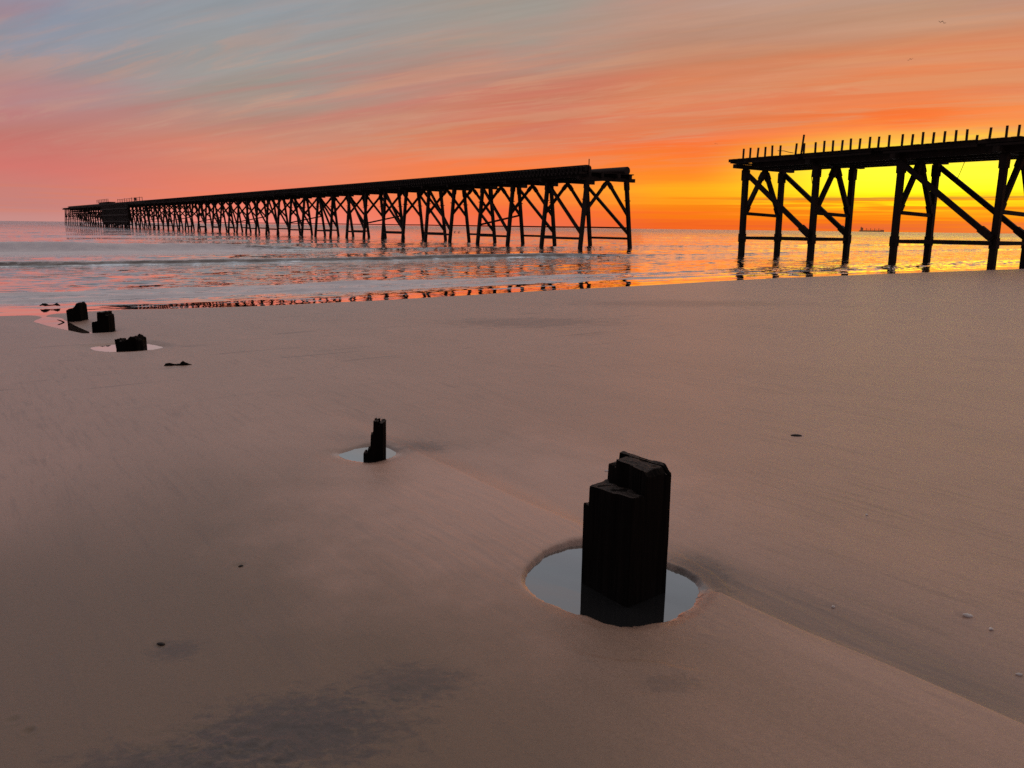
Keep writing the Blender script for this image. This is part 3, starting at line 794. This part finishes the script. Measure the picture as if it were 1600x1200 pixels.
# landward stretch
S0 = -19.69
stub = empty('pier', tuple(W(S0, 0, 0)))
tag(stub, 'broken landward stretch of black timber pier with bare railing posts along its deck', 'pier', 'two stretches of the old pier')
BASE = W(S0, 0, 0)
SB = [-19.69, -25.87, -32.04, -38.23, -44.4, -50.6, -56.8, -63.0]
def sleg(s, side):
    off = 0.02 if side == 0 else 4.72
    return W(s, off, -1.0), W(s, off - 0.17, 6.75)
for i, s in enumerate(SB):
    cap = MB().bar(W(s, -1.46 + g.uniform(-.1, .1), 6.78), W(s, 5.92 + g.uniform(-.1, .1), 6.78), 0.36, 0.30)
    if i == 0: cap.bar(W(s + .5, -1.35, 7.08), W(s + .5, 4.9, 7.12), 0.22, 0.12)
    c = child(cap, 'trestle', M_PIER, stub)
    lps = [sleg(s, 0), sleg(s, 1)]
    for lp in lps:
        b = MB().post(lp[0], lp[1], 0.37, 0.37)
        b.post(lerp(*lp, 0.872), lerp(*lp, 0.975), 0.50, 0.44)
        b.post(lerp(*lp, 0.262), lerp(*lp, 0.345), 0.46, 0.43)
        child(b, 'leg', M_PIER, c)
    apex = W(s, 2.28, 6.66)
    for lp, sg in zip(lps, (1, -1)):
        foot = lerp(*lp, 0.545) + Vector((NN[0], NN[1], 0)) * .10 * sg
        k = MB().bar(foot, apex, 0.28, 0.30, (AX[0], AX[1], 0))
        k.bar(lerp(foot, apex, 0.02), lerp(foot, apex, 0.17), 0.38, 0.36, (AX[0], AX[1], 0))
        k.bar(lerp(foot, apex, 0.78), lerp(foot, apex, 0.93), 0.38, 0.36, (AX[0], AX[1], 0))
        child(k, 'knee_brace', M_PIER, c)
    child(MB().bar(lerp(*lps[0], 0.548), lerp(*lps[1], 0.53), 0.22, 0.24), 'tie_beam', M_PIER, c)
    child(MB().bar(lerp(*lps[0], 0.302), lerp(*lps[1], 0.302), 0.22, 0.22), 'tie_beam', M_PIER, c)
    if i % 2 == 0 and i < len(SB) - 1:
        s2 = SB[i + 1]
        for side, sg in ((0, -1), (1, 1)):
            A, B = sleg(s, side), sleg(s2, side)
            o_ = Vector((NN[0], NN[1], 0)) * .24 * sg
            d = MB().bar(lerp(*A, 0.965) + o_, lerp(*B, 0.335) + o_, 0.26, 0.32)
            d.bar(lerp(lerp(*A, 0.965), lerp(*B, 0.335), 0.87) + o_, lerp(lerp(*A, 0.965), lerp(*B, 0.335), 0.985) + o_, 0.36, 0.42)
            child(d, 'diagonal_brace', M_PIER, c)
            child(MB().bar(lerp(*A, 0.302) + o_, lerp(*B, 0.302) + o_, 0.24, 0.22), 'waler', M_PIER, c)
for off, s_from in ((-0.35, -20.5), (1.6, -20.3), (3.2, -20.4), (4.75, -20.6)):
    mb = MB(); pts = [s_from] + SB[1:] + [-75.0]
    for a, b in zip(pts[:-1], pts[1:]):
        mb.bar(W(a + .02, off, 6.95 + g.uniform(-.02, .02)), W(b - .05, off, 6.95 + g.uniform(-.02, .02)), 0.34, 0.62 if a < -20.7 else 0.5)
    child(mb, 'girder', M_PIER, stub)
mb = MB(); s = -19.0
while s > -75:
    w = 0.27 + g.uniform(-.02, .03)
    if g.random() > 0.06:
        mb.bar(W(s, -1.15 + g.uniform(-.15, .05), 7.32 + .004 * (-19 - s)), W(s, 5.4 + g.uniform(-.2, .1), 7.32 + .004 * (-19 - s)), w * 0.92, 0.07)
    s -= w
child(mb, 'deck', M_PIER, stub)
mb = MB()
for a, b in ((-18.7, -24.9), (-24.7, -30.4), (-30.6, -37.0), (-36.9, -43), (-43.1, -50), (-50, -60), (-60, -75)):
    mb.bar(W(a, -1.0, 7.26 + g.uniform(-.03, .04)), W(b, -1.0, 7.26 + g.uniform(-.02, .05)), 0.20, 0.22)
    mb.bar(W(a - .6, -1.06, 7.06), W(b, -1.06, 7.08), 0.12, 0.14)
child(mb, 'edge_beam', M_PIER, stub)
STUBS = [-19.88, -20.51, -21.19, -21.87, -22.5, -23.18, -24.47, -25.15, -26.07, -26.74, -27.41, -28.09, -28.74, -29.37, -30.08, -30.69, -31.41, -32.28, -32.92, -33.59, -34.24, -34.92, -35.6, -36.24, -36.81, -37.52, -38.43, -39.06, -39.8, -40.5, -41.3, -42.0]
for s in STUBS:
    top = 8.14 + g.uniform(-.05, .03)
    if s == -36.81: top = 7.72
    child(MB().bar(W(s, -0.85, 7.2), W(s + g.uniform(-.03, .03), -0.85 + g.uniform(-.04, .04), top), .11, .11), 'railing_post', M_IRON, stub)
child(MB().bar(W(-24.93, -0.85, 7.2), W(-25.02, -0.80, 8.72), .10, .10), 'pole', M_IRON, stub)
child(MB().tube([W(-22.95, -.85, 7.75), W(-23.5, -.85, 7.70), W(-23.9, -.85, 7.58), W(-24.3, -.85, 7.5)], .025, 6), 'cable', M_IRON, stub)
child(MB().tube([W(-25.6, -.2, 6.7), W(-25.5, -.15, 6.2), W(-25.48, -.15, 5.8), W(-25.55, -.1, 5.35), W(-25.68, -.1, 5.05)], .022, 6), 'cable', M_IRON, stub)
child(MB().tube([W(-36.0, 0, 6.6), W(-35.75, .1, 5.9), W(-35.5, .1, 5.1)], .018, 6), 'cable', M_IRON, stub)

# ------------------------------------------------------------------ birds and ship
def bird(loc, span, head, bank, lift, label):
    b = MB()
    b.tube([(0, -.42, .0), (0, -.25, .02), (0, 0, .03), (0, .22, .03), (0, .34, .05), (0, .44, .03)], [.02, .06, .095, .075, .055, .012], 8)
    for sg in (-1, 1):
        pts = [(sg * .06, .12, .05), (sg * .45, .16, .05 + lift), (sg * 1.0, -.10, .05 + lift * .55)]
        ch = (.50, .44, .14)
        for (a, ca), (c, cc) in zip(zip(pts[:-1], ch[:-1]), zip(pts[1:], ch[1:])):
            n = len(b.v)
            for (px, py, pz), cw in ((a, ca), (c, cc)):
                b.v += [Vector((px, py + cw * .35, pz + .03)), Vector((px, py - cw * .65, pz + .02)), Vector((px, py - cw * .65, pz - .02)), Vector((px, py + cw * .35, pz - .03))]
            b.f += [(n + k, n + (k + 1) % 4, n + 4 + (k + 1) % 4, n + 4 + k) for k in range(4)] + [(n, n + 3, n + 2, n + 1), (n + 4, n + 5, n + 6, n + 7)]
    m = Matrix.Rotation(head, 4, 'Z') @ Matrix.Rotation(bank, 4, 'Y') @ Matrix.Scale(span / 2, 4)
    b.v = [m @ v for v in b.v]
    o = b.build('flying_bird', M_BIRD); o.location = loc
    tag(o, label, 'bird', 'birds flying over the shore'); return o
bird((26.82, 52.08, 14.99), 0.46, -0.5, 0.35, -0.42, 'small dark bird with bent wings, highest of the flying birds')
bird((46.84, 97.48, 22.11), 0.62, -0.3, -0.3, -0.4, 'tiny dark bird flying above the landward pier, lower of the two there')
bird((33.86, 135.11, 16.14), 0.62, -0.3, 0.2, -0.4, 'tiny dark bird flying over the gap between the two piers')
for xx, yy, lab in ((-18.5, 244.6, 'dark seabird floating beyond the pier legs, left of a pair'), (-17.3, 246.2, 'dark seabird floating beyond the pier legs, right of a pair')):
    b = MB().tube([(-.34, 0, .12), (-.2, 0, .10), (0, 0, .08), (.2, 0, .11), (.26, 0, .26), (.30, 0, .36), (.36, 0, .38), (.46, 0, .36)], [.03, .11, .15, .12, .06, .06, .06, .012], 8)
    o = b.build('floating_seabird', M_BIRD, None, True); o.location = (xx, yy, -0.01)
    tag(o, lab, 'bird', 'seabirds on the water')

SD = 5500.0
sx, sy = 0.41438 * SD, 0.91010 * SD
ship = empty('cargo_ship', (sx, sy, -SD * SD / (2 * EARTH_R)))
tag(ship, 'long cargo ship with deck cranes on the horizon at right', 'ship')
ship.rotation_euler = (0, 0, -math.atan2(0.41438, 0.91010))
Ls = 146.0
hull = MB(); half = Ls / 2
prof = [(-half, 0), (-half + 4, -11), (half - 18, -11), (half, 0), (half - 18, 11), (-half + 4, 11)]
hull.prism(prof, -4, 8.5); hull.prism([(half - 22, -8), (half - 2, 0), (half - 22, 8)], 8.6, 11.5)
hull.build('hull', M_HULL, ship)
br = MB().prism([(-half + 8, -10), (-half + 24, -10), (-half + 24, 10), (-half + 8, 10)], 8.6, 22)
br.prism([(-half + 7, -11.5), (-half + 22, -11.5), (-half + 22, 11.5), (-half + 7, 11.5)], 22.1, 25.5)
bo = br.build('bridge_block', M_HULL, ship)
MB().prism([(-half + 9, -3), (-half + 14, -3), (-half + 14, 3), (-half + 9, 3)], 25.6, 30).build('funnel', M_HULL, bo)
for k in range(4):
    xk = -half + 42 + k * 24
    MB().bar((xk, 0, 8.6), (xk, 0, 21), 2.6, 2.6).bar((xk, 0, 18), (xk + 17, 0, 13), 1.4, 1.4).build('deck_crane', M_HULL, ship)
MB().bar((half - 8, 0, 11.5), (half - 8, 0, 22), 1.0, 1.0).build('foremast', M_HULL, ship)

# ------------------------------------------------------------------ sky
world = bpy.data.worlds.new("World"); scene.world = world; world.use_nodes = True
wt = world.node_tree; wt.nodes.clear(); T = NT(wt)
wout = T.n('ShaderNodeOutputWorld'); bg = T.n('ShaderNodeBackground', {'Strength': 1.0})
gen = T.n('ShaderNodeTexCoord').outputs['Generated']
dirv = T.n('ShaderNodeVectorMath', {0: gen}, operation='NORMALIZE').outputs[0]
sep = T.n('ShaderNodeSeparateXYZ', {0: dirv}); X, Y, Z = sep.outputs
DEG = 180 / math.pi
el = T.m('MULTIPLY', T.m('ARCSINE', Z), DEG)
az = T.m('MULTIPLY', T.m('ARCTAN2', X, Y), DEG)
# cirrus lives on a high layer: stretched noise in that layer's plan coordinates
den = T.m('ADD', T.m('MAXIMUM', Z, 0.0), 0.10)
cx, cy = T.m('DIVIDE', X, den), T.m('DIVIDE', Y, den)
sa = math.radians(-62)
al = T.m('ADD', T.m('MULTIPLY', cx, math.sin(sa)), T.m('MULTIPLY', cy, math.cos(sa)))
ac = T.m('SUBTRACT', T.m('MULTIPLY', cx, math.cos(sa)), T.m('MULTIPLY', cy, math.sin(sa)))
nA = T.noise(T.xyz(T.m('MULTIPLY', al, 0.22), ac, 3.1), 1.1, 7, 0.58, 0.5)
nB = T.noise(T.xyz(T.m('MULTIPLY', al, 0.16), ac, 9.4), 3.6, 6, 0.62, 0.3)
nC = T.noise(T.xyz(T.m('MULTIPLY', az, 0.035), T.m('MULTIPLY', el, 1.7), 1.7), 1.5, 6, 0.62, 0.3)
amp = T.mapr(el, 1.0, 9.0, 0.0, 1.0)
low = T.mapr(el, 0.3, 5.5, 1.0, 0.0)
azr = T.mapr(az, -8, 18, 0.25, 1.0)
w1 = T.m('MULTIPLY', T.m('MULTIPLY', T.m('SUBTRACT', nA, 0.5), amp), 7.5)
w2 = T.m('MULTIPLY', T.m('MULTIPLY', T.m('SUBTRACT', nB, 0.5), amp), 3.0)
w3 = T.m('MULTIPLY', T.m('MULTIPLY', T.m('MULTIPLY', T.m('SUBTRACT', nC, 0.5), low), azr), 2.7)
elw = T.m('ADD', T.m('ADD', el, T.m('MULTIPLY', amp, 0.45)), T.m('ADD', w1, T.m('ADD', w2, w3)))
fac = T.m('DIVIDE', T.m('ADD', elw, 1.0), 23.0, clamp=True)

HI = (166, 170, 178)
COLS = [  # azimuth, elevation of frame top, horizon row, stops (row, colour, gain)
    (-75, 12.4, 344, [(344, (150, 130, 140)), (250, (175, 125, 135)), (150, (150, 135, 150)), (0, (120, 130, 150))]),
    (-32.6, 12.44, 344, [(344, (200, 142, 136)), (318, (198, 130, 123)), (290, (202, 128, 119)), (255, (211, 119, 111)), (225, (203, 118, 110)), (190, (194, 126, 118)), (145, (190, 130, 128)), (115, (172, 142, 144)), (80, (156, 150, 156)), (0, (140, 148, 166))]),
    (-17.8, 14.11, 349, [(349, (240, 140, 128)), (310, (240, 126, 102)), (280, (232, 127, 100)), (250, (220, 132, 108)), (225, (222, 136, 110)), (205, (206, 140, 118)), (180, (188, 142, 126)), (155, (174, 150, 138)), (120, (162, 154, 146)), (60, (158, 156, 154)), (0, (150, 156, 162))]),
    (-0.2, 14.95, 354, [(354, (240, 112, 78)), (330, (246, 108, 66)), (295, (252, 135, 60)), (265, (254, 128, 66)), (235, (250, 126, 72)), (212, (236, 136, 92)), (180, (216, 126, 98)), (150, (206, 126, 104)), (120, (196, 132, 112)), (90, (182, 144, 128)), (50, (168, 154, 142)), (0, (164, 158, 150))]),
    (11.9, 14.8, 357, [(357, (238, 96, 34)), (335, (250, 112, 30)), (312, (255, 150, 26)), (292, (255, 172, 28)), (268, (255, 138, 36)), (235, (255, 122, 52)), (205, (250, 116, 58)), (175, (236, 130, 84)), (140, (226, 134, 92)), (100, (206, 140, 108)), (55, (192, 142, 118)), (0, (188, 150, 132))]),
    (26.0, 13.86, 362, [(362, (226, 100, 52)), (350, (240, 112, 22)), (340, (252, 150, 16)), (330, (255, 176, 20)), (318, (255, 205, 14)), (306, (255, 238, 18)), (288, (255, 248, 36)), (255, (255, 252, 50)), (232, (255, 238, 50)), (208, (255, 186, 72)), (185, (255, 148, 70)), (162, (252, 118, 54)), (132, (246, 132, 76)), (95, (222, 140, 98)), (50, (202, 146, 116)), (0, (196, 152, 126))]),
    (33.0, 13.18, 364, [(364, (226, 108, 60)), (345, (246, 130, 26)), (325, (255, 170, 20)), (305, (255, 222, 20)), (265, (255, 250, 46)), (238, (255, 246, 56)), (210, (255, 196, 74)), (180, (255, 156, 74)), (145, (250, 140, 78)), (100, (230, 136, 92)), (50, (206, 144, 110)), (0, (192, 146, 124))]),
    (60, 13.0, 364, [(364, (225, 120, 80)), (300, (250, 150, 60)), (200, (235, 140, 90)), (100, (205, 145, 120)), (0, (175, 152, 142))]),
    (115, 13.0, 364, [(364, (150, 130, 140)), (200, (160, 140, 150)), (0, (140, 145, 160))]),
]
def ramp(col):
    a, el0, vh, st = col
    nd = T.n('ShaderNodeValToRGB', {'Fac': fac}); cr = nd.color_ramp
    pts = [((el0 * (1 - v / vh) + 1.0) / 23.0, lin(c)) for v, c in st] + [(1.0, lin(HI))]
    while len(cr.elements) < len(pts): cr.elements.new(0.5)
    for e, (pp, c) in zip(sorted(cr.elements, key=lambda e: e.position), pts): pass
    for k, (pp, c) in enumerate(pts):
        cr.elements[k].position = min(1, max(0, pp)); cr.elements[k].color = c + (1,)
    return nd.outputs[0]
azw = T.m('ADD', az, T.m('MULTIPLY', T.m('SUBTRACT', nA, 0.5), T.m('MULTIPLY', amp, 14.0)))
c = ramp(COLS[0])
for a, b in zip(COLS[:-1], COLS[1:]):
    c = T.mix(T.mapr(azw, a[0], b[0], 0, 1, True), c, ramp(b))
# azimuths behind the camera fold back to the dusky first column
back = T.m('MAXIMUM', T.mapr(az, 115, 170, 0, 1, True), T.mapr(az, -75, -130, 0, 1, True))
c = T.mix(back, c, lin((78, 82, 98)))
# rosy brown cirrus bands against the tan gaps
nD = T.noise(T.xyz(T.m('MULTIPLY', al, 0.15), ac, 21.0), 1.9, 7, 0.6, 0.7)
band = T.mapr(nD, 0.47, 0.66, 0, 1, True)
bm = T.m('MULTIPLY', T.m('MULTIPLY', band, T.mapr(el, 4.0, 7.5, 0, 1, True)), T.mapr(el, 14.5, 10, 0.10, 0.45, True))
c = T.mix(bm, c, T.mix(T.mapr(az, -30, 28, 0, 1), lin((196, 122, 122)), lin((232, 122, 78))))
# pale tan gaps between the streaks
nE = T.noise(T.xyz(T.m('MULTIPLY', al, 0.20), ac, 33.0), 4.6, 8, 0.66, 0.5)
gapm = T.m('MULTIPLY', T.m('MULTIPLY', T.mapr(nE, 0.46, 0.62, 0, 1, True), T.mapr(el, 3.2, 6.5, 0, 1, True)), T.mapr(el, 14, 9, 0.12, 0.50, True))
c = T.mix(gapm, c, T.mix(T.mapr(az, -30, 28, 0, 1), lin((196, 152, 136)), lin((226, 156, 110))))
# finer streak brightness
st = T.m('ADD', T.mapr(el, 2.5, 7, 1.0, 0.945), T.m('MULTIPLY', T.m('MULTIPLY', T.m('SUBTRACT', nB, 0.5), amp), 0.45))
c = T.mix(1.0, c, T.n('ShaderNodeCombineColor', {0: st, 1: st, 2: st}).outputs[0], 'MULTIPLY')
# rosy bank of cloud low on the left
ra = T.m('DIVIDE', T.m('ADD', az, 31.0), 6.5); re_ = T.m('DIVIDE', T.m('SUBTRACT', el, T.m('ADD', 7.6, T.m('MULTIPLY', T.m('SUBTRACT', nB, 0.5), 3.0))), 1.25)
ros = T.m('EXPONENT', T.m('MULTIPLY', T.m('ADD', T.m('MULTIPLY', ra, ra), T.m('MULTIPLY', re_, re_)), -1.0))
c = T.mix(T.m('MULTIPLY', ros, 0.6), c, lin((186, 134, 134)))
# thin orange layers stacked over the horizon below the glow
nF = T.noise(T.xyz(T.m('MULTIPLY', az, 0.045), T.m('MULTIPLY', el, 2.6), 12.0), 1.6, 5, 0.55, 0.25)
lay = T.m('MULTIPLY', T.mapr(nF, 0.46, 0.58, 0, 1, True), T.m('MULTIPLY', T.mapr(el, 0.2, 0.7, 0, 1, True), T.mapr(el, 2.5, 1.9, 0, 0.8, True)))
lay = T.m('MULTIPLY', lay, T.mapr(az, 4, 16, 0.15, 1, True))
c = T.mix(lay, c, lin((244, 122, 18)))
# thin dark bar of cloud low in the yellow
bar_el = T.m('ADD', 2.10, T.m('ADD', T.m('MULTIPLY', T.m('SUBTRACT', nC, 0.5), 0.25), T.m('MULTIPLY', T.m('SUBTRACT', az, 26), 0.006)))
bz = T.noise(T.xyz(T.m('MULTIPLY', az, 0.22), T.m('MULTIPLY', el, 3.0), 0.0), 2.4, 5, 0.65, 0.4)
barm = T.m('SUBTRACT', 1.0, T.m('DIVIDE', T.m('ABSOLUTE', T.m('SUBTRACT', el, bar_el)), T.mapr(bz, 0.3, 0.75, 0.02, 0.30)), clamp=True)
barm = T.m('MULTIPLY', barm, T.mapr(az, 13, 20, 0, 0.75, True))
c = T.mix(barm, c, lin((190, 120, 50)))
# glow of the hidden sun, brighter than the picture can hold
ga = T.m('DIVIDE', T.m('SUBTRACT', az, SUN_AZ), 10.0); ge = T.m('DIVIDE', T.m('SUBTRACT', el, 3.4), 1.0)
gl = T.m('EXPONENT', T.m('MULTIPLY', T.m('ADD', T.m('MULTIPLY', ga, ga), T.m('MULTIPLY', ge, ge)), -1.0))
gm = T.m('ADD', 1.0, T.m('MULTIPLY', gl, 0.4))
c = T.mix(1.0, c, T.n('ShaderNodeCombineColor', {0: gm, 1: gm, 2: gm}).outputs[0], 'MULTIPLY')
# overhead: pale lilac dawn sky
over = T.mix(T.mapr(Y, -0.75, 0.55, 0, 1, True), (0.10, 0.10, 0.12), (0.62, 0.52, 0.48))
c = T.mix(T.mapr(el, 22, 50, 0, 1, True), c, over)
# physical sky, very low sun, as a weak base
sky = T.n('ShaderNodeTexSky', sky_type='NISHITA', sun_disc=False, sun_elevation=math.radians(SUN_EL), sun_rotation=math.radians(SUN_AZ))
c = T.mix(0.0015, c, sky.outputs[0], 'ADD')
wt.links.new(c, bg.inputs['Color']); wt.links.new(bg.outputs[0], wout.inputs[0])

sun = bpy.data.lights.new('sun', 'SUN'); sun.energy = 0.06; sun.angle = math.radians(40); sun.color = (1.0, 0.52, 0.22)
so = bpy.data.objects.new('sun', sun); COL.objects.link(so)
sdir = Vector((math.sin(math.radians(SUN_AZ)) * math.cos(math.radians(SUN_EL + 2)), math.cos(math.radians(SUN_AZ)) * math.cos(math.radians(SUN_EL + 2)), math.sin(math.radians(SUN_EL + 2))))
so.rotation_euler = sdir.to_track_quat('Z', 'Y').to_euler()
so.location = (20, 36, 8)

# ------------------------------------------------------------------ camera
cam = bpy.data.cameras.new('camera'); cam.sensor_fit = 'HORIZONTAL'; cam.sensor_width = 36.0
cam.lens = 1202.0 / 1600.0 * 36.0; cam.clip_start = 0.05; cam.clip_end = 60000.0
co = bpy.data.objects.new('camera', cam); COL.objects.link(co)
pi_, ro_ = math.radians(11.57), math.radians(0.72)
fw = Vector((0, math.cos(pi_), -math.sin(pi_))); up = Vector((0, math.sin(pi_), math.cos(pi_))); rt = Vector((1, 0, 0))
Rv = math.cos(ro_) * rt + math.sin(ro_) * up; Uv = -math.sin(ro_) * rt + math.cos(ro_) * up
mw = Matrix.Identity(4)
for k in range(3):
    mw[k][0], mw[k][1], mw[k][2] = Rv[k], Uv[k], -fw[k]
mw.translation = (0, 0, 2.0)
co.matrix_world = mw
scene.camera = co
scene.render.engine = "CYCLES"
scene.cycles.use_denoising = False

scene.render.resolution_x, scene.render.resolution_y = 1024, 768
vs = scene.view_settings; scene.display_settings.display_device = 'sRGB'
vs.view_transform = 'Standard'; vs.look = 'None'; vs.exposure = 0.0; vs.gamma = 1.0; vs.use_curve_mapping = False
